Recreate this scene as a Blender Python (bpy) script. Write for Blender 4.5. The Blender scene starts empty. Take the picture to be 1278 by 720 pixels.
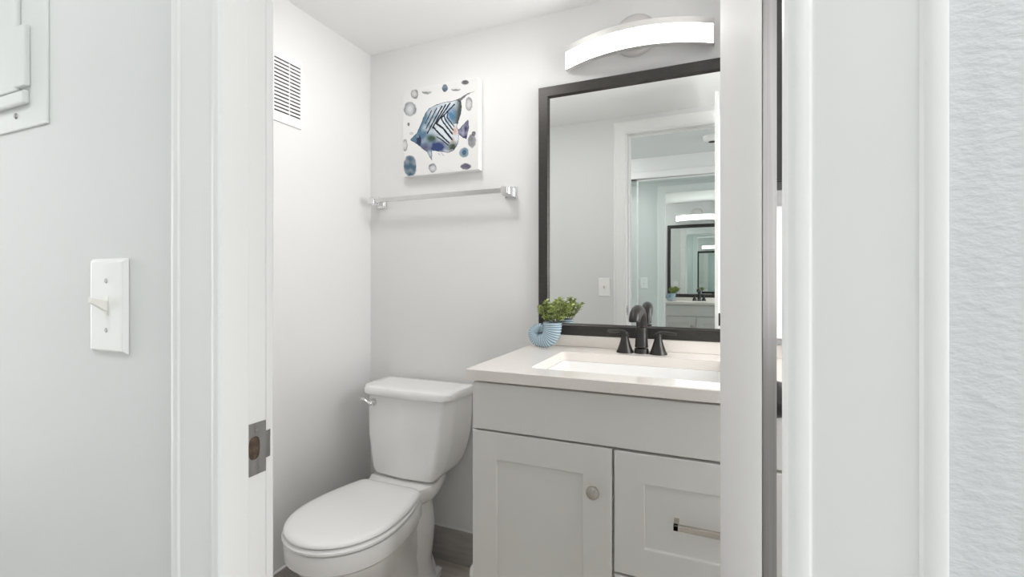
import bpy, bmesh, math, random
from mathutils import Vector, Matrix, noise
random.seed(7)
PI = math.pi
C = bpy.context.scene.collection
SC = bpy.context.scene

# ------------------------------------------------------------------ camera
cam_d = bpy.data.cameras.new('camera'); cam = bpy.data.objects.new('camera', cam_d); C.objects.link(cam)
cam_d.sensor_width = 36.0; cam_d.lens = 581.0 / 1278.0 * 36.0
cam_d.shift_y = -12.0 / 1278.0
cam_d.clip_start = 0.01
cam.location = (0, 0, 1.163)
cam.rotation_euler = (PI / 2, 0, math.atan2(246.0, 581.0))
SC.camera = cam

# ------------------------------------------------------------------ world, exposure
LAMP_W = 13.0          # glow of the vanity light's diffuser
HALL_W = 25.0         # glow of the added, unseen hall ceiling fill lights
BATH_W = 17.0         # glow of the added, unseen bathroom ceiling fill light
WIN_W = 9.2          # glow of the added, unseen bathroom window pane
w = bpy.data.worlds.new('daylight'); SC.world = w; w.use_nodes = True
bg = w.node_tree.nodes['Background']
bg.inputs[0].default_value = (1.0, 0.995, 0.99, 1); bg.inputs[1].default_value = 3.9
SC.view_settings.view_transform = 'Standard'; SC.view_settings.look = 'None'
SC.view_settings.gamma = 1.0; SC.view_settings.use_curve_mapping = False
SC.view_settings.exposure = 0.0
SC.cycles.max_bounces = 20; SC.cycles.diffuse_bounces = 10; SC.cycles.glossy_bounces = 16

# ------------------------------------------------------------------ materials
def mat(name, col, rough=0.5, metal=0.0, spec=0.5, emit=None, noise_amt=0.0, noise_scale=60, bump=0.0, bump_scale=200,
        stretch=(1, 1, 1), coat=0.0):
    m = bpy.data.materials.new(name); m.use_nodes = True
    nt = m.node_tree; b = nt.nodes['Principled BSDF']
    b.inputs['Base Color'].default_value = (*col, 1); b.inputs['Roughness'].default_value = rough
    b.inputs['Metallic'].default_value = metal; b.inputs['Specular IOR Level'].default_value = spec
    b.inputs['Coat Weight'].default_value = coat
    if emit:
        b.inputs['Emission Color'].default_value = (*emit[0], 1); b.inputs['Emission Strength'].default_value = emit[1]
    if noise_amt or bump:
        tc = nt.nodes.new('ShaderNodeTexCoord'); mp = nt.nodes.new('ShaderNodeMapping')
        mp.inputs['Scale'].default_value = stretch
        nt.links.new(tc.outputs['Object'], mp.inputs[0])
    if noise_amt:
        n = nt.nodes.new('ShaderNodeTexNoise'); n.inputs['Scale'].default_value = noise_scale; n.inputs['Detail'].default_value = 5
        r = nt.nodes.new('ShaderNodeValToRGB')
        r.color_ramp.elements[0].position = 0.3; r.color_ramp.elements[1].position = 0.7
        r.color_ramp.elements[0].color = (*[max(0, c * (1 - noise_amt)) for c in col], 1)
        r.color_ramp.elements[1].color = (*[min(1, c * (1 + noise_amt)) for c in col], 1)
        nt.links.new(mp.outputs[0], n.inputs['Vector']); nt.links.new(n.outputs['Fac'], r.inputs[0])
        nt.links.new(r.outputs[0], b.inputs['Base Color'])
    if bump:
        n2 = nt.nodes.new('ShaderNodeTexNoise'); n2.inputs['Scale'].default_value = bump_scale; n2.inputs['Detail'].default_value = 4
        bp = nt.nodes.new('ShaderNodeBump'); bp.inputs['Strength'].default_value = bump; bp.inputs['Distance'].default_value = 0.002
        nt.links.new(mp.outputs[0], n2.inputs['Vector']); nt.links.new(n2.outputs['Fac'], bp.inputs['Height'])
        nt.links.new(bp.outputs[0], b.inputs['Normal'])
    return m

M = {}
M['wall'] = mat('bath_wall_paint', (0.735, 0.735, 0.733), 0.45, spec=0.35, bump=0.05, bump_scale=260)
M['hallwall'] = mat('hall_wall_paint', (0.715, 0.72, 0.72), 0.5, spec=0.35, bump=0.04, bump_scale=200)
M['texwall'] = mat('textured_wall_paint', (0.72, 0.735, 0.75), 0.45, spec=0.4, bump=0.75, bump_scale=105, stretch=(1.0, 1, 1.9))
M['ceil'] = mat('ceiling_paint', (0.86, 0.86, 0.855), 0.8, spec=0.1)
M['popcorn'] = mat('textured_ceiling', (0.66, 0.69, 0.69), 0.9, spec=0.1, bump=0.9, bump_scale=160)
M['trim'] = mat('trim_gloss_white', (0.83, 0.83, 0.825), 0.33, spec=0.4, bump=0.06, bump_scale=90, stretch=(1, 1, 0.25))
M['door'] = mat('door_gloss_white', (0.79, 0.79, 0.785), 0.6, spec=0.25, bump=0.10, bump_scale=120)
M['porcelain'] = mat('porcelain', (0.87, 0.86, 0.85), 0.08, spec=0.5, coat=0.3)
M['plastic'] = mat('white_plastic', (0.885, 0.88, 0.87), 0.25, spec=0.5)
M['ivory'] = mat('ivory_plastic', (0.80, 0.79, 0.74), 0.3)
M['panelw'] = mat('panel_white_steel', (0.70, 0.715, 0.705), 0.4)
M['cab'] = mat('grey_cabinet_paint', (0.74, 0.72, 0.695), 0.35, spec=0.4)
M['dark'] = mat('dark_recess', (0.03, 0.03, 0.03), 0.8)
M['black'] = mat('oil_bronze_black', (0.042, 0.039, 0.037), 0.33, metal=0.5, spec=0.5)
M['frame'] = mat('dark_mirror_frame', (0.05, 0.046, 0.043), 0.36, metal=0.5, spec=0.6, noise_amt=0.25, noise_scale=40, stretch=(1, 1, 14))
M['chrome'] = mat('chrome', (0.80, 0.80, 0.80), 0.07, metal=1.0)
M['barchrome'] = mat('satin_chrome', (0.60, 0.595, 0.585), 0.16, metal=1.0)
M['nickel'] = mat('brushed_nickel', (0.56, 0.52, 0.48), 0.25, metal=1.0, bump=0.1, bump_scale=300, stretch=(0.1, 1, 1))
M['steel'] = mat('brushed_steel', (0.37, 0.365, 0.355), 0.38, metal=1.0, noise_amt=0.15, noise_scale=150, stretch=(1, 1, 0.1))
M['edgeshade'] = mat('painted_edge_shade', (0.20, 0.195, 0.19), 0.5, metal=0.0, spec=0.2, noise_amt=0.2, noise_scale=120, stretch=(1, 1, 0.05))  # dull grey stands in for shade on the door's hinge edge
M['mirror'] = mat('mirror_silver', (0.90, 0.915, 0.90), 0.0, metal=1.0)
M['mirrorg'] = mat('closet_mirror_silver', (0.76, 0.82, 0.81), 0.0, metal=1.0)
M['alu'] = mat('white_aluminium', (0.72, 0.74, 0.74), 0.3, metal=0.3)
M['glow'] = mat('lamp_diffuser', (0.9, 0.9, 0.9), 0.4, emit=((1.0, 0.985, 0.965), LAMP_W))
M['hallglow'] = mat('hall_fill_diffuser', (0.9, 0.9, 0.9), 0.4, emit=((1.0, 0.995, 0.99), HALL_W))
M['bathglow'] = mat('bath_fill_diffuser', (0.9, 0.9, 0.9), 0.4, emit=((1.0, 0.985, 0.96), BATH_W))
M['winglow'] = mat('added_window_fill', (0.9, 0.9, 0.9), 0.5, emit=((1.0, 0.995, 0.985), WIN_W))
M['lampmetal'] = mat('lamp_satin_nickel', (0.70, 0.68, 0.665), 0.45, metal=0.7)
M['leaf'] = mat('leaf_green', (0.40, 0.47, 0.16), 0.5, noise_amt=0.55, noise_scale=50)
M['stem'] = mat('stem_green', (0.12, 0.14, 0.05), 0.6)
M['soil'] = mat('dark_soil', (0.03, 0.035, 0.02), 0.9)
M['towel'] = mat('white_towel', (0.82, 0.81, 0.80), 0.9, spec=0.1, bump=0.5, bump_scale=400)
M['blackcloth'] = mat('black_cloth', (0.02, 0.02, 0.022), 0.9, spec=0.1, bump=0.5, bump_scale=400)
M['blackcab'] = mat('black_cabinet', (0.018, 0.018, 0.018), 0.4)
M['caulk'] = mat('white_edge', (0.78, 0.78, 0.77), 0.5)

def quartz():
    m = mat('quartz_counter', (0.83, 0.78, 0.735), 0.12, spec=0.5, coat=0.15)
    nt = m.node_tree; b = nt.nodes['Principled BSDF']
    tc = nt.nodes.new('ShaderNodeTexCoord')
    v = nt.nodes.new('ShaderNodeTexVoronoi'); v.inputs['Scale'].default_value = 420
    n = nt.nodes.new('ShaderNodeTexNoise'); n.inputs['Scale'].default_value = 520
    nt.links.new(tc.outputs['Object'], v.inputs['Vector']); nt.links.new(tc.outputs['Object'], n.inputs['Vector'])
    r = nt.nodes.new('ShaderNodeValToRGB')
    e = r.color_ramp.elements
    e[0].position = 0.30; e[0].color = (0.77, 0.715, 0.665, 1)
    e[1].position = 0.44; e[1].color = (0.83, 0.78, 0.735, 1)
    k = r.color_ramp.elements.new(0.72); k.color = (0.86, 0.82, 0.785, 1)
    nt.links.new(n.outputs['Fac'], r.inputs[0]); nt.links.new(r.outputs[0], b.inputs['Base Color'])
    return m
M['quartz'] = quartz()

def planks(name, c1, c2, plank=True):
    m = mat(name, c1, 0.4)
    nt = m.node_tree; b = nt.nodes['Principled BSDF']
    tc = nt.nodes.new('ShaderNodeTexCoord')
    mp = nt.nodes.new('ShaderNodeMapping'); mp.inputs['Scale'].default_value = (5, 60, 60) if not plank else (5, 40, 5)
    n = nt.nodes.new('ShaderNodeTexNoise'); n.inputs['Scale'].default_value = 1.0; n.inputs['Detail'].default_value = 7; n.inputs['Distortion'].default_value = 0.8
    r = nt.nodes.new('ShaderNodeValToRGB')
    r.color_ramp.elements[0].position = 0.3; r.color_ramp.elements[0].color = (*c1, 1)
    r.color_ramp.elements[1].position = 0.7; r.color_ramp.elements[1].color = (*c2, 1)
    nt.links.new(tc.outputs['Object'], mp.inputs[0]); nt.links.new(mp.outputs[0], n.inputs['Vector'])
    nt.links.new(n.outputs['Fac'], r.inputs[0])
    if plank:
        br = nt.nodes.new('ShaderNodeTexBrick'); br.inputs['Scale'].default_value = 1
        br.inputs['Brick Width'].default_value = 1.2; br.inputs['Row Height'].default_value = 0.2
        br.inputs['Mortar Size'].default_value = 0.0018; br.inputs['Color1'].default_value = (1, 1, 1, 1); br.inputs['Color2'].default_value = (0.85, 0.85, 0.85, 1)
        br.inputs['Mortar'].default_value = (0.45, 0.45, 0.45, 1)
        mx = nt.nodes.new('ShaderNodeMix'); mx.data_type = 'RGBA'; mx.blend_type = 'MULTIPLY'; mx.inputs[0].default_value = 1
        nt.links.new(tc.outputs['Object'], br.inputs['Vector'])
        nt.links.new(r.outputs[0], mx.inputs[6]); nt.links.new(br.outputs[0], mx.inputs[7])
        nt.links.new(mx.outputs[2], b.inputs['Base Color'])
    else:
        nt.links.new(r.outputs[0], b.inputs['Base Color'])
    return m
M['floor'] = planks('plank_tile', (0.45, 0.41, 0.37), (0.68, 0.625, 0.58))
M['base'] = planks('wood_look_baseboard', (0.34, 0.32, 0.305), (0.47, 0.445, 0.425), False)

def glaze():
    m = mat('blue_glaze', (0.30, 0.44, 0.53), 0.15, coat=0.4)
    nt = m.node_tree; b = nt.nodes['Principled BSDF']
    a = nt.nodes.new('ShaderNodeVertexColor'); a.layer_name = 'Col'
    nt.links.new(a.outputs[0], b.inputs['Base Color'])
    return m
M['glaze'] = glaze()
def printed():
    m = mat('canvas_print_ink', (0.8, 0.8, 0.8), 0.7, spec=0.2, bump=0.15, bump_scale=900)
    nt = m.node_tree; b = nt.nodes['Principled BSDF']
    a = nt.nodes.new('ShaderNodeVertexColor'); a.layer_name = 'Col'
    nt.links.new(a.outputs[0], b.inputs['Base Color'])
    return m
M['print'] = printed()

# ------------------------------------------------------------------ helpers
def box(bm, x0, x1, y0, y1, z0, z1, bev=0.0, seg=2):
    vs = [bm.verts.new(p) for p in ((x0, y0, z0), (x1, y0, z0), (x1, y1, z0), (x0, y1, z0), (x0, y0, z1), (x1, y0, z1), (x1, y1, z1), (x0, y1, z1))]
    fs = [bm.faces.new([vs[i] for i in f]) for f in ((0, 3, 2, 1), (4, 5, 6, 7), (0, 1, 5, 4), (1, 2, 6, 5), (2, 3, 7, 6), (3, 0, 4, 7))]
    if bev:
        es = list({e for f in fs for e in f.edges})
        bmesh.ops.bevel(bm, geom=es, offset=bev, segments=seg, affect='EDGES', profile=0.5)

def loft(bm, rings, cap0=True, cap1=True, closed=True):
    R = [[bm.verts.new(p) for p in r] for r in rings]
    n = len(R[0])
    for a, b in zip(R, R[1:]):
        for i in range(n if closed else n - 1):
            j = (i + 1) % n
            bm.faces.new((a[i], a[j], b[j], b[i]))
    if cap0: bm.faces.new(list(reversed(R[0])))
    if cap1: bm.faces.new(R[-1])
    return R

def tube(bm, pts, rad, n=16, flat=(1, 1), up=Vector((0, 0, 1)), cap=True):
    P = [Vector(p) for p in pts]; rings = []
    for i, p in enumerate(P):
        t = (P[min(i + 1, len(P) - 1)] - P[max(i - 1, 0)]).normalized()
        a = t.cross(up)
        if a.length < 1e-4: a = t.cross(Vector((0, 1, 0)))
        a.normalize(); b = a.cross(t).normalized()
        r = rad[i] if isinstance(rad, (list, tuple)) else rad
        fx, fy = flat
        rings.append([p + a * (r * fx * math.cos(2 * PI * k / n)) + b * (r * fy * math.sin(2 * PI * k / n)) for k in range(n)])
    loft(bm, rings, cap, cap)

def lathe(bm, prof, origin, axis='z', n=32):
    O = Vector(origin); rings = []
    for r, h in prof:
        ring = []
        for k in range(n):
            a = 2 * PI * k / n; c, s = r * math.cos(a), r * math.sin(a)
            if axis == 'z': ring.append(O + Vector((c, s, h)))
            elif axis == 'y': ring.append(O + Vector((c, -h, s)))       # h grows towards the camera (-Y)
            elif axis == 'x': ring.append(O + Vector((h, c, s)))
        rings.append(ring)
    loft(bm, rings)

def prism(bm, pts2, lo, hi, axis='z'):
    def P(p, h):
        return {'z': (p[0], p[1], h), 'y': (p[0], h, p[1]), 'x': (h, p[0], p[1])}[axis]
    loft(bm, [[P(p, lo) for p in pts2], [P(p, hi) for p in pts2]])

def catmull(pts, n=8):
    out = []
    P = [Vector(p) for p in pts]
    for i in range(len(P) - 1):
        p0 = P[max(i - 1, 0)]; p1 = P[i]; p2 = P[i + 1]; p3 = P[min(i + 2, len(P) - 1)]
        for k in range(n):
            t = k / n
            out.append(0.5 * ((2 * p1) + (p2 - p0) * t + (2 * p0 - 5 * p1 + 4 * p2 - p3) * t * t + (3 * p1 - p0 - 3 * p2 + p3) * t ** 3))
    out.append(P[-1])
    return out

def obj(name, bm, m, parent=None, smooth=False, angle=35):
    bmesh.ops.recalc_face_normals(bm, faces=bm.faces[:])
    if parent is not None:
        off = Vector(parent['_o'])
    else:
        xs = [v.co for v in bm.verts]
        mn = Vector((min(v.x for v in xs), min(v.y for v in xs), min(v.z for v in xs))); mx = Vector((max(v.x for v in xs), max(v.y for v in xs), max(v.z for v in xs)))
        off = Vector(((mn.x + mx.x) / 2, (mn.y + mx.y) / 2, mn.z))
    bmesh.ops.translate(bm, verts=bm.verts[:], vec=-off)
    me = bpy.data.meshes.new(name); bm.to_mesh(me); bm.free()
    me.materials.append(m)
    if smooth:
        for p in me.polygons: p.use_smooth = True
        try: me.set_sharp_from_angle(angle=math.radians(angle))
        except Exception: pass
    o = bpy.data.objects.new(name, me); C.objects.link(o)
    if parent is not None: o.parent = parent
    else: o.location = off
    o['_o'] = tuple(off)
    return o

def thing(name, label, cat, loc, group=None):
    o = bpy.data.objects.new(name, None); C.objects.link(o); o.location = loc; o.empty_display_size = 0.05
    o['_o'] = tuple(loc); o['label'] = label; o['category'] = cat
    if group: o['group'] = group
    return o
def tag(o, label, cat, group=None):
    o['label'] = label; o['category'] = cat
    if group: o['group'] = group
    return o
def struct(o):
    o['kind'] = 'structure'; return o
NB = bmesh.new

# ------------------------------------------------------------------ dimensions (metres; camera stands at x=0, y=0)
BY = 1.67        # back wall
LX = -1.394      # left wall of the bathroom
RX = 0.80        # right wall of the bathroom
HF = 0.334       # hall face of the wall with the doorway
HB = 0.391       # bathroom face of that wall
CH = 2.162       # ceiling
OL, OR = -0.468, 0.046   # doorway, faces of the door stops
RL, RR = -0.478, 0.056   # doorway, faces of the rabbets
OT = 2.050
CLY = -0.65      # closet doors across the hall
HX0, HX1 = -3.6, 2.5

# ------------------------------------------------------------------ shell
bm = NB(); box(bm, HX0 - 0.1, HX1, CLY - 0.5, BY + 0.1, -0.06, 0.0); struct(obj('floor', bm, M['floor']))
bm = NB(); box(bm, LX - 0.1, RX + 0.1, HB - 0.02, BY + 0.1, CH, CH + 0.06); struct(obj('ceiling', bm, M['ceil']))
bm = NB(); box(bm, HX0 - 0.1, HX1, CLY - 0.5, HF + 0.01, CH, CH + 0.06); struct(obj('ceiling_hall', bm, M['popcorn']))
bm = NB(); box(bm, LX - 0.1, RX + 0.1, BY, BY + 0.1, 0, CH); struct(obj('wall_back', bm, M['wall']))
bm = NB(); box(bm, LX - 0.1, LX, HB - 0.02, BY, 0, CH); struct(obj('wall_left', bm, M['wall']))
bm = NB(); box(bm, RX, RX + 0.1, HB - 0.02, BY, 0, CH); struct(obj('wall_right', bm, M['wall']))
# the wall with the doorway: left, right and above
bm = NB(); box(bm, HX0, OL - 0.028, HF, HB, 0, CH); struct(obj('wall_front_left', bm, M['hallwall']))
bm = NB(); box(bm, OR + 0.028, HX1, HF, HB, 0, CH); struct(obj('wall_front_right', bm, M['texwall']))
bm = NB(); box(bm, OL - 0.028, OR + 0.028, HF, HB, OT + 0.018, CH); struct(obj('wall_front_header', bm, M['hallwall']))
# closet surround
bm = NB(); box(bm, HX0, HX1, CLY - 0.11, CLY - 0.012, 2.02, CH); struct(obj('wall_closet_header', bm, M['trim']))
bm = NB(); box(bm, HX0, HX1, CLY - 0.02, CLY + 0.012, 1.992, 2.045, 0.004); struct(obj('trim_1', bm, M['trim']))
bm = NB(); box(bm, HX0, HX1, CLY - 0.5, CLY - 0.45, 0, CH); struct(obj('wall_closet_back', bm, M['hallwall']))

# jambs with stop and rabbet
ST = 0.361
bm = NB()
prism(bm, [(OL - 0.028, HF), (OL, HF), (OL, ST - 0.0016), (OL - 0.0016, ST), (RL, ST), (RL, HB - 0.002), (RL - 0.002, HB), (OL - 0.028, HB)], 0, OT + 0.018)
j = struct(obj('trim_2', bm, M['trim']))
bm = NB()
prism(bm, [(OR + 0.028, HF), (OR, HF), (OR, ST + 0.004), (RR, ST + 0.004), (RR, HB), (OR + 0.028, HB)], 0, OT + 0.018)
struct(obj('trim_3', bm, M['trim']))
bm = NB()
prism(bm, [(HF, OT + 0.018), (HF, OT), (ST, OT), (ST, OT + 0.01), (HB, OT + 0.01), (HB, OT + 0.018)], OL - 0.0, OR + 0.0, 'x')
struct(obj('trim_4', bm, M['trim']))

PROF = [(0, 0), (0, 0.0085), (0.002, 0.0112), (0.005, 0.0125), (0.0095, 0.0125), (0.0125, 0.0112), (0.0145, 0.0085), (0.0165, 0.0080),
        (0.024, 0.0084), (0.045, 0.0094), (0.060, 0.0100), (0.0645, 0.0104), (0.0660, 0.0122), (0.069, 0.0132), (0.0745, 0.0132), (0.0765, 0.0122), (0.0775, 0.010), (0.0775, 0)]
def casing(name, y, sgn, il, ir, it):
    bm = NB()
    rings = [[(il - s, y + sgn * d, 0) for s, d in PROF], [(il - s, y + sgn * d, it + s) for s, d in PROF],
             [(ir + s, y + sgn * d, it + s) for s, d in PROF], [(ir + s, y + sgn * d, 0) for s, d in PROF]]
    loft(bm, rings)
    return struct(obj(name, bm, M['trim'], smooth=True, angle=30))
casing('trim_5', HF, -1, -0.4625, 0.0420, OT - 0.002)
casing('trim_6', HB, 1, RL - 0.001, RR + 0.001, OT + 0.005)

# baseboards with white top edge
def baseboard(name, x0, x1, y0, y1):
    bm = NB(); box(bm, x0, x1, y0, y1, 0, 0.139); b = struct(obj(name, bm, M['base']))
    bm = NB(); box(bm, x0, x1, y0, y1, 0.139, 0.1435, 0.001); obj('edge_strip', bm, M['caulk'], b)
baseboard('baseboard_back', LX + 0.010, -0.60, BY - 0.010, BY)
baseboard('baseboard_left', LX, LX + 0.010, HB + 0.02, BY)

# ------------------------------------------------------------------ bathroom door, open against nothing, narrow gap at its hinge side
bm = NB()
a = Vector((0.0372, 0.404)); bq = Vector((0.0186, 0.92))
prism(bm, [tuple(a), tuple(bq), (bq.x + 0.0148, bq.y), (0.0506, 0.436)], 0.012, OT - 0.004)
dr1 = struct(obj('door_1', bm, M['door']))
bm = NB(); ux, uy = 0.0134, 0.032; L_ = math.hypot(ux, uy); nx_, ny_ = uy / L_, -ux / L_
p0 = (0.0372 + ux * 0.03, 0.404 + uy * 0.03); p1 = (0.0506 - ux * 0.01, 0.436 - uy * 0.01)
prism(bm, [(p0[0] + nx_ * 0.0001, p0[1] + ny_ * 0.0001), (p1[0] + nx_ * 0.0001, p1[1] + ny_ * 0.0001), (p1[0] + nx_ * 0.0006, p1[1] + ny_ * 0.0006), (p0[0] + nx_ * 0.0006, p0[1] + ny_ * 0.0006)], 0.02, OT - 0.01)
es = obj('edge_shade_strip', bm, M['edgeshade'], dr1); es['label'] = 'grey strip of painted shade along the hinge edge'  # thin grey strip paints the dark look of the shaded edge
bm = NB(); kx = 0.0358
lathe(bm, [(0.0001, 0), (0.031, 0), (0.031, 0.005), (0.026, 0.009), (0.012, 0.013), (0.011, 0.034), (0.020, 0.042), (0.028, 0.052), (0.030, 0.064), (0.028, 0.074), (0.018, 0.080), (0.0001, 0.081)], (kx, 0.862, 0.968), 'x', 32)
kn = obj('door_knob', bm, M['black'], dr1, True, 50); kn['label'] = 'black door knob'

# ------------------------------------------------------------------ framed mirror above the vanity
MX0, MX1, MZ0, MZ1 = -0.5905, 0.160, 0.958, 1.879
t = thing('framed_mirror', 'large wall mirror in a dark flat frame above the vanity', 'mirror', ((MX0 + MX1) / 2, BY, MZ0))
bm = NB(); fw = 0.0425; y0, y1 = BY - 0.024, BY - 0.002
prof = [(0, y1), (0, y0 + 0.003), (0.003, y0), (0.036, y0), (0.0375, y0 + 0.003), (fw, y0 + 0.009), (fw, y1)]
def mring(s, y): return [(MX0 + s, y, MZ0 + s), (MX1 - s, y, MZ0 + s), (MX1 - s, y, MZ1 - s), (MX0 + s, y, MZ1 - s)]
R = [[bm.verts.new(p) for p in mring(s, y)] for s, y in prof]
for i in range(len(R)):
    A, B = R[i], R[(i + 1) % len(R)]
    for k in range(4): bm.faces.new((A[k], A[(k + 1) % 4], B[(k + 1) % 4], B[k]))
obj('frame', bm, M['frame'], t)
bm = NB(); gy = BY - 0.014
box(bm, MX0 + 0.039, MX1 - 0.039, gy, gy + 0.005, MZ0 + 0.039, MZ1 - 0.039)
obj('mirror_glass', bm, M['mirror'], t)
t.rotation_euler = (0, 0, -0.0040)

# ------------------------------------------------------------------ vanity cabinet
VX0, VX1, VY = -0.6035, 0.195, 1.145
t = thing('vanity_cabinet', 'grey shaker vanity cabinet under the pale quartz countertop', 'cabinet', ((VX0 + VX1) / 2, 1.40, 0))
bm = NB(); box(bm, VX0 + 0.002, VX1 - 0.002, VY + 0.021, BY - 0.006, 0.10, 0.700)
box(bm, VX0 + 0.002, VX0 + 0.018, VY + 0.021, BY - 0.006, 0.70, 0.886); box(bm, VX1 - 0.018, VX1 - 0.002, VY + 0.021, BY - 0.006, 0.70, 0.886)
box(bm, VX0 + 0.018, VX1 - 0.018, VY + 0.021, VY + 0.037, 0.70, 0.886)
box(bm, VX0 + 0.03, VX1 - 0.03, VY + 0.08, BY - 0.02, 0, 0.10)
obj('carcass', bm, M['cab'], t)
bm = NB(); box(bm, VX0, VX1, VY, VY + 0.02, 0.7515, 0.8785, 0.0015); obj('false_front', bm, M['cab'], t)
def shaker(name, x0, x1, z0, z1, rail, parent, depth=0.007):
    bm = NB()
    y = VY
    def ring(s, yy): return [(x0 + s, yy, z0 + s), (x1 - s, yy, z0 + s), (x1 - s, yy, z1 - s), (x0 + s, yy, z1 - s)]
    rings = [ring(0, y + 0.02), ring(0, y + 0.0015), ring(0.0015, y), ring(rail - 0.0015, y), ring(rail, y + 0.0012), ring(rail + 0.0006, y + depth)]
    loft(bm, rings)
    return obj(name, bm, M['cab'], parent)
d = shaker('door', VX0, -0.2195, 0.10, 0.7460, 0.0735, t)
bm = NB(); lathe(bm, [(0.0001, 0), (0.007, 0), (0.006, 0.004), (0.0055, 0.012), (0.011, 0.016), (0.0155, 0.019), (0.0165, 0.022), (0.0155, 0.026), (0.011, 0.0285), (0.0001, 0.0295)], (-0.262, VY, 0.6405), 'y')
k = obj('knob', bm, M['nickel'], d, True); k['label'] = 'round brushed nickel knob'
zz = [(0.4475, 0.7445), (0.275, 0.4415), (0.10, 0.269)]
for z0, z1 in zz:
    dr = shaker('drawer', -0.2135, VX1, z0, z1, 0.0715, t)
    zc = (z0 + z1) / 2 + 0.002
    bm = NB(); xa, xb = -0.075, 0.054
    box(bm, xa, xb, VY - 0.030, VY - 0.020, zc - 0.0065, zc + 0.0065, 0.001)
    box(bm, xa, xa + 0.011, VY - 0.030, VY + 0.0075, zc - 0.0065, zc + 0.0065, 0.001)
    box(bm, xb - 0.011, xb, VY - 0.030, VY + 0.0075, zc - 0.0065, zc + 0.0065, 0.001)
    p = obj('drawer_pull', bm, M['nickel'], dr); p['label'] = 'square brushed nickel bar pull'

# ------------------------------------------------------------------ countertop, backsplash, basin
TZ = 0.917; SXA, SXB, SYA, SYB = -0.458, 0.048, 1.205, 1.525
t = thing('countertop', 'pale speckled quartz countertop on the grey vanity', 'countertop', (-0.205, 1.40, TZ - 0.03))
bm = NB()
o = [(-0.6155, 1.1285), (0.207, 1.1285), (0.207, BY - 0.002), (-0.6155, BY - 0.002)]
def rr(x0, x1, y0, y1, r, n=6):
    out = []
    for cx, cy, a0 in ((x0 + r, y0 + r, PI), (x1 - r, y0 + r, 1.5 * PI), (x1 - r, y1 - r, 0), (x0 + r, y1 - r, 0.5 * PI)):
        for k in range(n + 1):
            a = a0 + 0.5 * PI * k / n; out.append((cx + r * math.cos(a), cy + r * math.sin(a)))
    return out
inner = rr(SXA, SXB, SYA, SYB, 0.022)
n1 = len(inner)
def outer_pts(e, z):
    # matching loop on the outside: project the rounded rectangle's corner groups to the outer corners
    pts = []
    for q in range(4):
        ox, oy = o[q]; ox += (e if q in (0, 3) else -e); oy += (e if q in (0, 1) else -e)
        for k in range(7): pts.append((ox, oy, z))
    return pts
def ringverts(pts):
    vs = []; last = None
    for p in pts:
        if last is not None and (Vector(p) - Vector(last)).length < 1e-7: vs.append(vs[-1])
        else: vs.append(bm.verts.new(p))
        last = p
    return vs
loops = [ringverts(outer_pts(0, TZ - 0.030)), ringverts(outer_pts(0, TZ - 0.0025)), ringverts(outer_pts(0.0025, TZ)),
         ringverts([(x, y, TZ) for x, y in inner]), ringverts([(x, y, TZ - 0.030) for x, y in inner])]
loops.append(loops[0])
for A, B in zip(loops, loops[1:]):
    for k in range(n1):
        j = (k + 1) % n1
        vs = []
        for v in (A[k], A[j], B[j], B[k]):
            if v not in vs: vs.append(v)
        if len(vs) >= 3:
            try: bm.faces.new(vs)
            except ValueError: pass
obj('slab', bm, M['quartz'], t)
bm = NB(); box(bm, -0.6155, 0.207, BY - 0.021, BY - 0.002, TZ + 0.0002, 0.9575, 0.0015); tag(obj('backsplash', bm, M['quartz']), 'low quartz backsplash strip along the wall under the framed mirror', 'backsplash')

bm = NB()
rings = []
for s, z, r in ((0.010, TZ - 0.0305, 0.03), (-0.004, TZ - 0.0305, 0.022), (-0.006, TZ - 0.034, 0.022), (-0.012, TZ - 0.10, 0.03), (-0.020, TZ - 0.135, 0.04), (-0.045, TZ - 0.150, 0.05), (-0.12, TZ - 0.155, 0.03)):
    rings.append([(x, y, z) for x, y in rr(SXA - s, SXB + s, SYA - s, SYB + s, r)])
out = [(s, z, r) for s, z, r in ((-0.12, TZ - 0.165, 0.03), (-0.03, TZ - 0.162, 0.05), (0.0, TZ - 0.10, 0.03), (0.002, TZ - 0.043, 0.03), (0.010, TZ - 0.043, 0.03))]
for s, z, r in reversed(out): pass
for s, z, r in out: rings.append([(x, y, z) for x, y in rr(SXA - s, SXB + s, SYA - s, SYB + s, r)])
# inner skin runs down to the bottom, then the outer skin climbs back to the rim
R = [[bm.verts.new(p) for p in r] for r in rings]
nn = len(R[0])
split = 7
for idx in range(len(R)):
    A = R[idx]; B = R[(idx + 1) % len(R)]
    if idx == split - 1: continue
    for k in range(nn): bm.faces.new((A[k], A[(k + 1) % nn], B[(k + 1) % nn], B[k]))
bm.faces.new(R[split - 1]); bm.faces.new(R[split])
sk = obj('sink_basin', bm, M['porcelain'], None, True, 40)
tag(sk, 'white rectangular basin set under the countertop below the black faucet', 'sink')
bm = NB(); lathe(bm, [(0.0001, 0), (0.021, 0), (0.021, 0.003), (0.017, 0.004), (0.0001, 0.002)], (-0.205, 1.37, TZ - 0.155), 'z'); obj('drain', bm, M['black'], sk, True)

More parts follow.
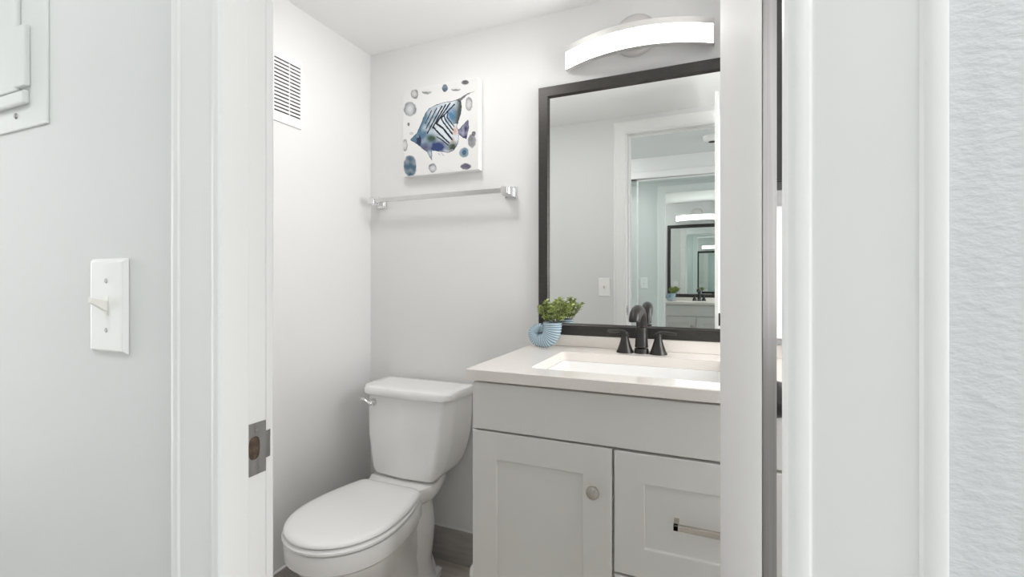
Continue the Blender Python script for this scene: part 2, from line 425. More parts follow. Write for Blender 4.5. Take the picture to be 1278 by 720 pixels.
# ------------------------------------------------------------------ faucet
FX, FY = -0.2065, 1.590
t = thing('widespread_faucet', 'dark bronze two handle faucet with arched spout at the back of the sink', 'faucet', (FX, FY, TZ))
bm = NB()
path = catmull([(FX, FY, TZ), (FX, FY, TZ + 0.03), (FX, FY + 0.002, TZ + 0.07), (FX, FY + 0.001, TZ + 0.103), (FX - 0.001, FY - 0.018, TZ + 0.134), (FX - 0.004, FY - 0.052, TZ + 0.144), (FX - 0.006, FY - 0.083, TZ + 0.135), (FX - 0.008, FY - 0.098, TZ + 0.119), (FX - 0.008, FY - 0.100, TZ + 0.110)], 7)
nP = len(path)
def rp(i):
    u = i / (nP - 1)
    keys = [(0, 0.0245), (0.1, 0.0215), (0.25, 0.0185), (0.4, 0.0175), (0.55, 0.0180), (0.75, 0.0195), (1, 0.0170)]
    for (a, ra), (b, rb) in zip(keys, keys[1:]):
        if u <= b: return ra + (rb - ra) * (u - a) / (b - a)
    return 0.0165
tube(bm, path, [rp(i) for i in range(nP)], 24)
obj('spout', bm, M['black'], t, True, 50)
for sx, hx in ((-1, -0.0535), (1, 0.0535)):
    bm = NB(); hy = FY - 0.003
    lathe(bm, [(0.0001, 0), (0.0285, 0), (0.0285, 0.003), (0.0250, 0.009), (0.0180, 0.028), (0.0135, 0.044), (0.0115, 0.054), (0.0115, 0.062), (0.0105, 0.067), (0.0001, 0.069)], (FX + hx, hy, TZ), 'z', 28)
    h = obj('handle', bm, M['black'], t, True, 50)
    bm = NB(); hxp = FX + hx
    pts = catmull([(hxp - sx * 0.008, hy, TZ + 0.056), (hxp + sx * 0.004, hy - 0.001, TZ + 0.068), (hxp + sx * 0.018, hy - 0.003, TZ + 0.0715), (hxp + sx * 0.040, hy - 0.005, TZ + 0.0695), (hxp + sx * 0.056, hy - 0.006, TZ + 0.0685)], 6)
    tube(bm, pts, [0.0115 - 0.004 * i / (len(pts) - 1) for i in range(len(pts))], 16, flat=(0.95, 0.6))
    obj('lever', bm, M['black'], h, True, 50)

# ------------------------------------------------------------------ shell planter with plant
PX, PY = -0.561, 1.580
t = thing('potted_plant', 'small green leafy plant in a blue ribbed shell pot on the countertop', 'plant', (PX, PY, TZ))
S = 1.0 / 8.467 / 352.0 * 1.03        # millimetre grid of the sketch to metres
key = [(-22, 6, 8), (22, 26, 24), (0, 60, 38), (-68, 0, 54), (-40, -66, 64), (25, -80, 71), (98, -56, 84), (135, 22, 94), (138, 112, 98)]
cc = catmull([(a, b, r) for a, b, r in key], 30)
bm = NB()
zoff = 155 * S
rings = []; NR = 44; cnt = len(cc); arc = 0; tints = []
for i, k in enumerate(cc):
    a0 = cc[max(i - 1, 0)]; a1 = cc[min(i + 1, cnt - 1)]
    tx, tz = a1.x - a0.x, a1.y - a0.y; L = math.hypot(tx, tz); tx, tz = tx / L, tz / L
    nx, nz = -tz, tx
    arc += 0 if i == 0 else math.hypot(k.x - cc[i - 1].x, k.y - cc[i - 1].y) / max(k.z, 20)
    rib = math.sin(arc * 2 * PI * 4.6)
    rad = k.z * (1 + 0.032 * rib)
    ring = []
    for q in range(NR):
        a = 2 * PI * q / NR
        px = k.x + nx * rad * math.cos(a); pz = k.y + nz * rad * math.cos(a); py = rad * 0.82 * math.sin(a)
        z = max(TZ + 0.0005, TZ + zoff + pz * S)
        ring.append((PX + px * S, PY + py * S, z))
    rings.append(ring); tints.append(rib)
# inner skin of the mouth
for dpt, sc in ((0, 0.90), (1, 0.86), (8, 0.84)):
    k = cc[-1 - dpt * 1]; a0 = cc[-3 - dpt]; tx, tz = k.x - a0.x, k.y - a0.y; L = math.hypot(tx, tz); tx, tz = tx / L, tz / L
    nx, nz = -tz, tx
    rings.append([(PX + (k.x + nx * k.z * sc * math.cos(2 * PI * q / NR)) * S, PY + k.z * sc * 0.82 * math.sin(2 * PI * q / NR) * S, TZ + zoff + (k.y + nz * k.z * sc * math.cos(2 * PI * q / NR)) * S) for q in range(NR)])
    tints.append(0.8)
loft(bm, rings)
bm.verts.ensure_lookup_table()
sh = obj('shell_pot', bm, M['glaze'], t, True, 60)
ca = sh.data.color_attributes.new('Col', 'FLOAT_COLOR', 'POINT')
for i in range(len(sh.data.vertices)):
    ti = tints[min(i // NR, len(tints) - 1)] * 0.5 + 0.5
    lo, hi = (0.13, 0.24, 0.34), (0.52, 0.63, 0.68)
    ca.data[i].color = (*[lo[c] + (hi[c] - lo[c]) * ti for c in range(3)], 1)
mx_, mz_ = PX + 138 * S, TZ + zoff + 100 * S
bm = NB(); lathe(bm, [(0.0001, 0), (80 * S, -0.002), (70 * S, 0.005), (30 * S, 0.009), (0.0001, 0.010)], (mx_, PY, mz_ - 0.004), 'z', 20); obj('soil', bm, M['soil'], t, True)
bs = NB(); bl = NB()
stems = [(-0.052, 0.012, 0.052), (-0.040, -0.016, 0.060), (-0.022, 0.0, 0.078), (-0.014, 0.02, 0.066), (-0.006, -0.02, 0.058), (0.006, 0.01, 0.070), (0.018, -0.010, 0.082), (0.027, 0.014, 0.086), (0.036, -0.004, 0.076), (0.046, 0.018, 0.066), (0.055, 0.004, 0.056), (0.068, 0.010, 0.062), (-0.034, 0.022, 0.070), (0.034, 0.030, 0.072), (0.012, -0.026, 0.060), (-0.046, -0.006, 0.044)]
for dx, dy, h in stems:
    b0 = Vector((mx_ + dx * 0.35, PY + dy * 0.5, mz_)); tip = Vector((mx_ + dx, PY + dy, mz_ + h))
    mid = (b0 + tip) / 2 + Vector((dx * 0.12, 0, 0.006))
    pts = catmull([b0, mid, tip], 8)
    tube(bs, pts, [0.0011] * len(pts), 6)
    for i, p in enumerate(pts[3:]):
        for s in range(2):
            a = i * 1.3 + s * 2.1 + random.random()
            dirv = Vector((math.cos(a), math.sin(a), random.uniform(0.1, 0.9))).normalized()
            side = dirv.cross(Vector((random.random() - .5, random.random() - .5, 1))).normalized(); up = side.cross(dirv)
            Lf = random.uniform(0.010, 0.016); W = Lf * 0.36
            P0 = p; f = []
            for u, ww, lift in ((0, 0.15, 0), (0.35, 0.9, 0.08), (0.7, 0.85, 0.06), (1, 0.1, -0.06)):
                f.append((P0 + dirv * Lf * u + side * W * ww + up * Lf * lift, P0 + dirv * Lf * u - side * W * ww + up * Lf * lift, P0 + dirv * Lf * u + up * Lf * (lift - 0.12)))
            vs = [[bl.verts.new(x) for x in q] for q in f]
            for A, B in zip(vs, vs[1:]):
                bl.faces.new((A[0], A[2], B[2], B[0])); bl.faces.new((A[2], A[1], B[1], B[2]))
obj('stems', bs, M['stem'], t, True)
obj('foliage', bl, M['leaf'], t, True, 80)

# ------------------------------------------------------------------ vanity light
VLX = -0.233
t = thing('vanity_light', 'curved bar vanity light glowing white on a round plate above the mirror', 'light', (VLX, BY, 1.92))
bm = NB(); lathe(bm, [(0.0001, 0.0), (0.073, 0.0), (0.073, 0.010), (0.069, 0.018), (0.058, 0.024), (0.03, 0.028), (0.0001, 0.029)], (-0.237, BY - 0.001, 2.012), 'y', 48)
box(bm, -0.262, -0.212, BY - 0.085, BY - 0.022, 1.958, 2.004, 0.004)
obj('wall_plate', bm, M['lampmetal'], t, True)
xe0, xe1 = -0.4805, 0.0135; ye, ym = 1.637, 1.562
def arcp(u, off=0.0):
    x = xe0 + (xe1 - xe0) * u; v = 2 * u - 1
    return x, ye + (ym - ye) * (1 - v * v) + off
def arcbar(z0, z1, o0, o1, m, name, n=40, ins=0.0):
    bm = NB(); rings = []
    for i in range(n + 1):
        u = ins + (1 - 2 * ins) * i / n
        x, y = arcp(u)
        rings.append([(x, y + o0, z0), (x, y + o0, z1), (x, y + o1, z1), (x, y + o1, z0)])
    loft(bm, rings)
    return obj(name, bm, m, t, True, 30)
bm = NB(); rings = []
n = 40
for i in range(n + 1):            # open channel: front band, top, back and bottom lip
    x, y = arcp(i / n)
    sec = [(0.0, 1.987), (0.0, 2.0075), (0.026, 2.0075), (0.026, 1.9265), (0.004, 1.9265), (0.004, 1.929), (0.0235, 1.929), (0.0235, 2.005), (0.0025, 2.005), (0.0025, 1.987)]
    rings.append([(x, y + o, z) for o, z in sec])
loft(bm, rings)
for u0, u1 in ((-0.004, 0.001), (0.999, 1.004)):
    (xa_, ya_), (xb_, yb_) = arcp(u0), arcp(u1)
    loft(bm, [[(x, y + o, z) for o, z in ((0.0, 1.9265), (0.0, 2.0075), (0.026, 2.0075), (0.026, 1.9265))] for x, y in ((xa_, ya_), (xb_, yb_))])
obj('housing', bm, M['lampmetal'], t, True, 30)
arcbar(1.9275, 1.9868, 0.0008, 0.0225, M['glow'], 'diffuser', ins=0.001)

# ------------------------------------------------------------------ canvas print
CX0, CX1, CZ0, CZ1 = -1.193, -0.8355, 1.594, 1.956; CY = BY - 0.035
t = thing('canvas_print', 'square canvas print of a striped blue reef fish above the towel bar', 'picture', ((CX0 + CX1) / 2, BY, CZ0))
bm = NB(); box(bm, CX0, CX1, CY, BY - 0.002, CZ0, CZ1, 0.0012); obj('stretched_canvas', bm, M['plastic'], t)
# painting drawn on a fine mesh, sketch grid 640 x 720
Q = ((71, 130), (568, 36), (576, 650), (69, 693))
def uvp(u, v):
    top = (Q[0][0] + (Q[1][0] - Q[0][0]) * u, Q[0][1] + (Q[1][1] - Q[0][1]) * u); bot = (Q[3][0] + (Q[2][0] - Q[3][0]) * u, Q[3][1] + (Q[2][1] - Q[3][1]) * u)
    return top[0] + (bot[0] - top[0]) * v, top[1] + (bot[1] - top[1]) * v
fish = [(122, 445), (135, 432), (165, 405), (183, 370), (205, 315), (225, 270), (250, 240), (300, 214), (350, 199), (410, 189), (440, 180), (462, 190), (467, 232), (462, 280), (447, 330), (437, 365), (452, 392), (450, 440), (445, 480), (420, 520), (385, 537), (345, 532), (300, 525), (272, 522), (272, 590), (255, 565), (240, 532), (205, 508), (168, 478), (140, 462), (122, 455)]
tail = [(443, 388), (475, 352), (510, 315), (514, 370), (500, 448), (478, 440), (448, 412)]
fil = [(430, 182), (455, 172), (500, 142), (552, 124), (505, 148), (470, 182), (450, 200)]
def inside(p, poly):
    x, y = p; c = False; n = len(poly); j = n - 1
    for i in range(n):
        if (poly[i][1] > y) != (poly[j][1] > y) and x < (poly[j][0] - poly[i][0]) * (y - poly[i][1]) / (poly[j][1] - poly[i][1]) + poly[i][0]: c = not c
        j = i
    return c
def dseg(p, a, b):
    ax, ay = a; bx, by = b; dx, dy = bx - ax, by - ay
    tt = max(0, min(1, ((p[0] - ax) * dx + (p[1] - ay) * dy) / (dx * dx + dy * dy)))
    return math.hypot(p[0] - ax - dx * tt, p[1] - ay - dy * tt)
def dpoly(p, line, close=False):
    L = list(line) + ([line[0]] if close else [])
    return min(dseg(p, a, b) for a, b in zip(L, L[1:]))
stripes = [([(225, 340), (268, 255)], 3.2), ([(231, 374), (303, 238)], 3.8), ([(240, 404), (337, 226)], 4.5), ([(276, 368), (362, 216)], 4.8), ([(304, 336), (390, 206)], 5), ([(336, 302), (352, 284), (420, 214)], 4.6),
           ([(280, 365), (330, 418), (388, 472)], 5), ([(300, 340), (345, 372), (405, 448)], 6.5), ([(332, 300), (345, 330), (408, 412)], 5), ([(350, 285), (362, 318), (412, 385)], 4.5), ([(378, 262), (372, 300), (418, 362)], 3.5), ([(305, 430), (345, 455), (380, 485)], 4)]
blobs = [(150, 143, 27, 35, (0.30, 0.31, 0.34), 1), (118, 244, 46, 52, (0.27, 0.35, 0.42), 1), (356, 105, 21, 27, (0.13, 0.20, 0.31), 0), (427, 112, 34, 13, (0.38, 0.38, 0.40), 2), (487, 68, 26, 16, (0.16, 0.14, 0.15), 0),
         (513, 212, 23, 50, (0.30, 0.32, 0.34), 1), (108, 346, 9, 12, (0.14, 0.14, 0.17), 0), (82, 485, 20, 42, (0.35, 0.35, 0.38), 1), (118, 622, 50, 74, (0.14, 0.25, 0.36), 0), (277, 638, 29, 31, (0.22, 0.27, 0.36), 1),
         (497, 632, 36, 22, (0.22, 0.20, 0.30), 0), (485, 538, 33, 35, (0.33, 0.50, 0.62), 0), (485, 538, 16, 18, (0.10, 0.22, 0.36), 0), (535, 460, 28, 48, (0.42, 0.43, 0.47), 0), (235, 128, 36, 17, (0.5, 0.52, 0.55), 2), (545, 412, 14, 18, (0.22, 0.21, 0.25), 0), (128, 406, 14, 9, (0.45, 0.46, 0.47), 1)]
def mixc(a, b, f): f = max(0, min(1, f)); return tuple(x + (y - x) * f for x, y in zip(a, b))
def nz(x, y, s, o=0): return 0.5 + 0.5 * noise.noise(Vector((x / s, y / s, o)))
def ink(p):
    x, y = p
    x += 5 * (nz(x, y, 14, 3) - .5); y += 5 * (nz(x, y, 14, 8) - .5); p = (x, y)
    c = (0.715, 0.71, 0.70)
    for bx, by, rx, ry, bc, kind in blobs:
        d = max(0.0, math.hypot((x - bx) / rx, (y - by) / ry) + 0.25 * (nz(x, y, 22, bx) - .5))
        if d < 1.0:
            f = 0.6 + 0.6 * nz(x, y, 34, by); bc = tuple(q_ * 0.5 for q_ in bc)
            if kind == 1: f *= 0.25 + 1.0 * d ** 2.4 * (0.35 + 1.1 * nz(x, y, 45, bx + 2))
            if kind == 2: f *= 1.0 if y > by else 0.12
            f *= min(1, (1.0 - d) * 7)
            c = mixc(c, bc, f)
    onf = inside(p, fish)
    if onf:
        c = mixc((0.09, 0.17, 0.25), (0.60, 0.65, 0.69), (x - 190) / 150 + (nz(x, y, 40) - .5) * 1.3)
        if x > 365 and y < 345: c = mixc(c, (0.08, 0.19, 0.33), 1.25 - math.hypot((x - 405) / 50, (y - 290) / 70) + 0.5 * (nz(x, y, 25, 5) - .5))
        c = mixc(c, (0.06, 0.075, 0.075), (x - 415 + 0.12 * (y - 200)) / 40 * (1 if y < 345 else 0))
        c = mixc(c, (0.035, 0.055, 0.15), (1.45 - math.hypot((x - 310) / 70, (y - 495) / 40)) * (0.6 + nz(x, y, 25, 9)))
        c = mixc(c, (0.10, 0.10, 0.17), (1.2 - math.hypot((x - 225) / 40, (y - 500) / 30)))
        c = mixc(c, (0.05, 0.09, 0.06), (1.15 - math.hypot((x - 270) / 45, (y - 440) / 28)) * 1.3)
        c = mixc(c, (0.05, 0.07, 0.05), (1.3 - math.hypot((x - 415) / 40, (y - 500) / 40)) * (0.5 + nz(x, y, 20, 2)))
        c = mixc(c, (0.55, 0.36, 0.30), 1.2 - math.hypot((x - 424) / 22, (y - 392) / 32))
        c = mixc(c, (0.40, 0.26, 0.20), 1.0 - math.hypot((x - 410) / 16, (y - 455) / 30))
        c = mixc(c, (0.03, 0.04, 0.09), (1.15 - math.hypot((x - 181) / 17, (y - 455) / 36)) * 3)
        for ln, wd in stripes:
            dd = dpoly(p, ln)
            if dd < wd * 1.1: c = mixc(c, (0.012, 0.016, 0.028), (wd * 1.1 - dd) * 0.8)
        if math.hypot(x - 172, y - 425) < 8: c = (0.35, 0.38, 0.4) if math.hypot(x - 172, y - 425) > 4.5 else (0.01, 0.01, 0.015)
        if dpoly(p, fish, True) < 4.5: c = mixc(c, (0.03, 0.04, 0.06), 0.75 * nz(x, y, 12, 4) + 0.3)
    if inside(p, tail):
        c = mixc((0.32, 0.31, 0.42), (0.03, 0.035, 0.09), nz(x, y * 0.6, 18, 6) * 1.8 - 0.4)
        if dpoly(p, tail, True) < 4: c = mixc(c, (0.03, 0.03, 0.06), 0.7)
    if inside(p, fil): c = mixc(c, (0.05, 0.05, 0.06), 0.85)
    if dpoly(p, [(315, 540), (328, 552)]) < 3 or dpoly(p, [(335, 538), (352, 556)]) < 3: c = mixc(c, (0.35, 0.35, 0.5), 0.7)
    return c
NG = 230
bm = NB(); grid = []
for j in range(NG + 1):
    grid.append([bm.verts.new((CX0 + 0.0015 + (CX1 - CX0 - 0.003) * i / NG, CY - 0.0004, CZ1 - 0.0015 - (CZ1 - CZ0 - 0.003) * j / NG)) for i in range(NG + 1)])
for j in range(NG):
    for i in range(NG): bm.faces.new((grid[j][i], grid[j + 1][i], grid[j + 1][i + 1], grid[j][i + 1]))
pr = obj('painted_face', bm, M['print'], t)
ca = pr.data.color_attributes.new('Col', 'FLOAT_COLOR', 'POINT')
buf = []
for j in range(NG + 1):
    for i in range(NG + 1): buf += [*ink(uvp(i / NG, j / NG)), 1.0]
ca.data.foreach_set('color', buf)

# ------------------------------------------------------------------ towel bar
TBZ, TBY = 1.497, BY - 0.066
t = thing('towel_bar', 'square chrome towel bar on two posts below the fish picture', 'towel bar', (-1.02, BY, TBZ))
bm = NB(); box(bm, -1.336, -0.715, TBY - 0.008, TBY + 0.008, TBZ - 0.0085, TBZ + 0.0085, 0.001); obj('bar', bm, M['barchrome'], t)
for bx in (-1.325, -0.708):
    bm = NB()
    box(bm, bx - 0.024, bx + 0.024, BY - 0.010, BY - 0.001, TBZ - 0.024, TBZ + 0.024, 0.0015)
    box(bm, bx - 0.017, bx + 0.017, BY - 0.052, BY - 0.010, TBZ - 0.017, TBZ + 0.017, 0.0015)
    box(bm, bx - 0.013, bx + 0.013, TBY - 0.012, BY - 0.052, TBZ - 0.013, TBZ + 0.013, 0.0015)
    obj('post', bm, M['chrome'], t)

# ------------------------------------------------------------------ vent grille on the left wall
t = thing('vent_grille', 'white louvred vent grille high on the wall left of the toilet', 'vent', (LX, 1.15, 1.715))
vy0, vy1, vz0, vz1 = 1.005, 1.283, 1.716, 1.962
gy0, gy1, gz0, gz1 = 1.03, 1.2785, 1.7430, 1.9390
bm = NB()
xf = LX + 0.005
box(bm, LX + 0.0005, xf, vy0, gy0, vz0, vz1); box(bm, LX + 0.0005, xf, gy1, vy1, vz0, vz1); box(bm, LX + 0.0005, xf, gy0, gy1, vz0, gz0); box(bm, LX + 0.0005, xf, gy0, gy1, gz1, vz1)
obj('grille_frame', bm, M['plastic'], t)
bm = NB(); box(bm, LX + 0.0003, LX + 0.0010, gy0, gy1, gz0, gz1); obj('grille_back', bm, M['dark'], t)
ns = 15; pz = (gz1 - gz0) / ns
bs2 = NB()
for i in range(ns):
    z = gz1 - pz * i - pz
    box(bs2, LX + 0.001, xf - 0.0005, gy0, gy1, z, z + pz * 0.56)
obj('louvres', bs2, M['plastic'], t)
for y in (1.082, 1.163, 1.229):
    bm = NB(); box(bm, xf - 0.0006, xf + 0.0004, y - 0.002, y + 0.002, gz0, gz1); obj('mullion', bm, M['plastic'], t)

# ------------------------------------------------------------------ toilet
AX = -1.076
t = thing('toilet', 'white two piece toilet with closed lid between the wall and the vanity', 'toilet', (AX, 1.32, 0))
def egg(yf, yr, w, wr, yc, n=22, corner=0.03):
    """plan outline: rounded front (low y), flattish rear of half width wr"""
    pts = []
    for k in range(n + 1):
        a = PI * k / n                        # right, front, left
        pts.append((w * math.cos(a), yc - (yc - yf) * math.sin(a) ** 0.92))
    left = catmull([(-w, yc, 0), (-w + (w - wr) * 0.22, yc + (yr - yc) * 0.4, 0), (-wr - (w - wr) * 0.12, yr - corner * 1.05, 0), (-wr + corner * 0.35, yr - corner * 0.22, 0), (-wr + corner * 1.2, yr, 0)], 5)[1:]
    pts += [(p.x, p.y) for p in left]
    pts += [(-p.x, p.y) for p in reversed(left)]
    return [(AX + x, y) for x, y in pts]
def eloft(bm, levels, **kw):
    loft(bm, [[(x, y, z) for x, y in egg(*a)] for z, a in levels], **kw)
bm = NB()   # bowl and pedestal
eloft(bm, [(0.000, (1.135, 1.60, 0.118, 0.105, 1.32)), (0.020, (1.135, 1.60, 0.118, 0.105, 1.32)), (0.032, (1.145, 1.585, 0.108, 0.09, 1.32)), (0.10, (1.15, 1.56, 0.102, 0.085, 1.32)),
           (0.16, (1.125, 1.54, 0.108, 0.085, 1.28)), (0.21, (1.08, 1.50, 0.128, 0.085, 1.24)), (0.26, (1.035, 1.46, 0.149, 0.09, 1.21)), (0.297, (1.008, 1.435, 0.162, 0.112, 1.195)), (0.308, (1.003, 1.428, 0.166, 0.118, 1.19)), (0.3095, (1.006, 1.428, 0.163, 0.115, 1.19)), (0.3100, (1.024, 1.42, 0.148, 0.10, 1.19)), (0.3155, (1.024, 1.42, 0.148, 0.10, 1.19)),
           (0.316, (0.992, 1.425, 0.173, 0.125, 1.19)), (0.319, (0.988, 1.425, 0.177, 0.129, 1.19)), (0.330, (0.987, 1.425, 0.178, 0.13, 1.19)), (0.362, (0.985, 1.425, 0.179, 0.13, 1.19)), (0.371, (0.989, 1.42, 0.175, 0.125, 1.19)), (0.373, (1.0, 1.41, 0.165, 0.115, 1.19))])
# trapway bulge
loft(bm, [[(AX + rx * math.cos(2 * PI * k / 28), 1.475 + ry * math.sin(2 * PI * k / 28), z) for k in range(28)] for z, rx, ry in ((0.0, 0.125, 0.135), (0.02, 0.125, 0.135), (0.04, 0.112, 0.12), (0.10, 0.104, 0.118), (0.17, 0.114, 0.125), (0.23, 0.118, 0.128), (0.29, 0.110, 0.125), (0.34, 0.098, 0.12), (0.38, 0.095, 0.12))])
# tank deck
def deck(z, g): return [(AX + x, y, z) for x, y in ((-0.100 + g, 1.375 + g), (0.100 - g, 1.375 + g), (0.122 - g, 1.42), (0.142 - g, 1.46), (0.140 - g, 1.50), (0.112 - g, 1.60 - g), (-0.112 + g, 1.60 - g), (-0.140 + g, 1.50), (-0.142 + g, 1.46), (-0.122 + g, 1.42))]
loft(bm, [deck(0.335, 0.03), deck(0.352, 0.006), deck(0.365, 0.0), deck(0.392, 0.0), deck(0.400, 0.004), deck(0.402, 0.012)])
bw = obj('bowl', bm, M['porcelain'], t, True, 32)
for s in (-1, 1):
    bm = NB(); lathe(bm, [(0.0001, 0.0), (0.016, 0), (0.016, 0.010), (0.012, 0.018), (0.0001, 0.021)], (AX + s * 0.128, 1.50, 0.012), 'z', 20)
    obj('bolt_cap', bm, M['plastic'], bw, True)
bm = NB()   # seat
SA = (0.980, 1.405, 0.180, 0.136, 1.185)
def scaled(bm, A, levels):
    base = egg(*A)
    loft(bm, [[(AX + (x - AX) * (1 + g / 0.17), 1.2 + (y - 1.2) * (1 + g / 0.21), z) for x, y in base] for z, g in levels])
scaled(bm, SA, [(0.3765, -0.012), (0.3775, -0.004), (0.381, 0), (0.387, 0), (0.391, -0.004), (0.3925, -0.012)])
obj('seat', bm, M['plastic'], t, True, 40)
bm = NB()   # lid
LA = (0.984, 1.412, 0.1765, 0.134, 1.185)
scaled(bm, LA, [(0.3955, -0.014), (0.3965, -0.005), (0.400, 0), (0.4045, -0.001), (0.409, -0.006), (0.4125, -0.020), (0.4145, -0.05), (0.4155, -0.10)])
obj('lid', bm, M['plastic'], t, True, 50)
for s in (-1, 1):
    bm = NB(); box(bm, AX + s * 0.075 - 0.02, AX + s * 0.075 + 0.02, 1.395, 1.425, 0.374, 0.403, 0.004); obj('hinge', bm, M['plastic'], t)
TO = 0.008     # tank sits a touch right of the bowl
def tankring(z, wb, wf, yf, yb, bow=0.008, r=0.014, ch=0.045):
    base = [(TO - wb, yb), (TO + wb, yb), (TO + wb - 0.004, yf + ch), (TO + wf, yf + 0.003), (TO, yf - bow), (TO - wf, yf + 0.003), (TO - wb + 0.004, yf + ch)]
    # sample the closed outline with softened corners
    out = []
    n = len(base)
    for i in range(n):
        p0, p1, p2 = Vector(base[i - 1]), Vector(base[i]), Vector(base[(i + 1) % n])
        d0 = (p0 - p1); d1 = (p2 - p1); c0 = p1 + d0.normalized() * min(r, d0.length * .45); c1 = p1 + d1.normalized() * min(r, d1.length * .45)
        for k in range(5):
            u = k / 4; q = c0 * (1 - u) ** 2 + p1 * 2 * u * (1 - u) + c1 * u * u
            out.append((AX + q.x, q.y, z))
    return out
bm = NB()
loft(bm, [tankring(0.406, 0.110, 0.105, 1.475, 1.605, ch=0.02), tankring(0.409, 0.128, 0.122, 1.462, 1.615, ch=0.025), tankring(0.418, 0.141, 0.131, 1.455, 1.625, ch=0.03), tankring(0.435, 0.154, 0.136, 1.452, 1.633, ch=0.035), tankring(0.46, 0.167, 0.141, 1.452, 1.642), tankring(0.50, 0.180, 0.147, 1.452, 1.648),
          tankring(0.56, 0.194, 0.156, 1.455, 1.652), tankring(0.63, 0.199, 0.160, 1.459, 1.653), tankring(0.700, 0.201, 0.162, 1.463, 1.653), tankring(0.708, 0.200, 0.161, 1.465, 1.652)])
tk = obj('tank', bm, M['porcelain'], t, True, 40)
bm = NB()
loft(bm, [tankring(0.7095, 0.199, 0.160, 1.466, 1.652), tankring(0.711, 0.209, 0.170, 1.452, 1.656), tankring(0.717, 0.212, 0.173, 1.447, 1.657), tankring(0.735, 0.212, 0.173, 1.447, 1.657), tankring(0.742, 0.208, 0.170, 1.452, 1.654), tankring(0.7445, 0.198, 0.160, 1.464, 1.645), tankring(0.7455, 0.17, 0.13, 1.49, 1.62)])
obj('tank_lid', bm, M['porcelain'], t, True, 40)
bm = NB(); lx, lz = AX - 0.128, 0.682
lathe(bm, [(0.0001, 0), (0.0150, 0), (0.0150, 0.006), (0.012, 0.011), (0.009, 0.018), (0.0001, 0.020)], (lx, 1.4625, lz), 'y', 20)
pts = catmull([(lx, 1.447, lz), (lx - 0.006, 1.440, lz + 0.002), (lx - 0.022, 1.437, lz + 0.012), (lx - 0.034, 1.437, lz + 0.014)], 6)
tube(bm, pts, [0.0068 + 0.002 * i / (len(pts) - 1) for i in range(len(pts))], 14, flat=(1, 0.8))
fl = obj('flush_lever', bm, M['chrome'], tk, True); fl['label'] = 'chrome flush lever'

# ------------------------------------------------------------------ white canister beside the vanity
cxp, cyp = -0.672, 1.36
t = thing('toilet_brush_holder', 'white rounded canister on the floor tucked beside the vanity', 'canister', (cxp, cyp, 0))
bm = NB(); lathe(bm, [(0.0001, 0), (0.048, 0), (0.050, 0.004), (0.050, 0.205), (0.048, 0.222), (0.040, 0.232), (0.0001, 0.235)], (cxp, cyp, 0), 'z', 32); obj('canister', bm, M['plastic'], t, True)

# ------------------------------------------------------------------ strike plate in the left jamb
t = thing('strike_plate', 'brushed steel strike plate with latch hole in the left door jamb', 'strike plate', (RL, 0.377, 0.94))
def hole_plate():
    bm = NB(); x0, x1 = RL + 0.0002, RL + 0.0016
    ya, yb, za, zb = 0.3645, 0.3885, 0.9395, 0.9985
    hy0, hy1, hz0, hz1 = 0.3662, 0.3805, 0.9575, 0.9835
    N = 24; outer = []; inn = []
    for k in range(N):
        a = 2 * PI * k / N; c, s = math.cos(a), math.sin(a)
        m_ = max(abs(c), abs(s)); outer.append(((ya + yb) / 2 + (yb - ya) / 2 * c / m_, (za + zb) / 2 + (zb - za) / 2 * s / m_))
        sq = (abs(c) ** 3 + abs(s) ** 3) ** (-1 / 3); inn.append(((hy0 + hy1) / 2 + (hy1 - hy0) / 2 * c * sq, (hz0 + hz1) / 2 + (hz1 - hz0) / 2 * s * sq))
    L = [[bm.verts.new((x, p[0], p[1])) for p in ps] for x, ps in ((x0, outer), (x1, outer), (x1, inn), (x0, inn))]
    for A, B in zip(L, L[1:] + L[:1]):
        for k in range(N): bm.faces.new((A[k], A[(k + 1) % N], B[(k + 1) % N], B[k]))
    # lip that wraps past the jamb edge
    rings = []
    for y, dx in ((0.3884, 0), (0.3915, 0.0), (0.3945, -0.0008), (0.3975, -0.0035)):
        rings.append([(x0 + dx, y, 0.9545), (x1 + dx, y, 0.9545), (x1 + dx, y, 0.9855), (x0 + dx, y, 0.9855)])
    loft(bm, rings)
    return bm
obj('plate', hole_plate(), M['steel'], t)
bm = NB()
box(bm, RL + 0.0001, RL + 0.0004, 0.3658, 0.381, 0.957, 0.984)
obj('latch_pocket', bm, mat('bare_wood_pocket', (0.09, 0.06, 0.04), 0.8, noise_amt=0.6, noise_scale=120), t)
for z in (0.9475, 0.9905):
    bm = NB(); lathe(bm, [(0.0001, 0), (0.0032, 0), (0.0028, 0.0012), (0.0012, 0.0014), (0.0010, 0.0006), (0.0001, 0.0005)], (RL + 0.0014, 0.3765, z), 'x', 16); obj('screw', bm, M['steel'], t, True)

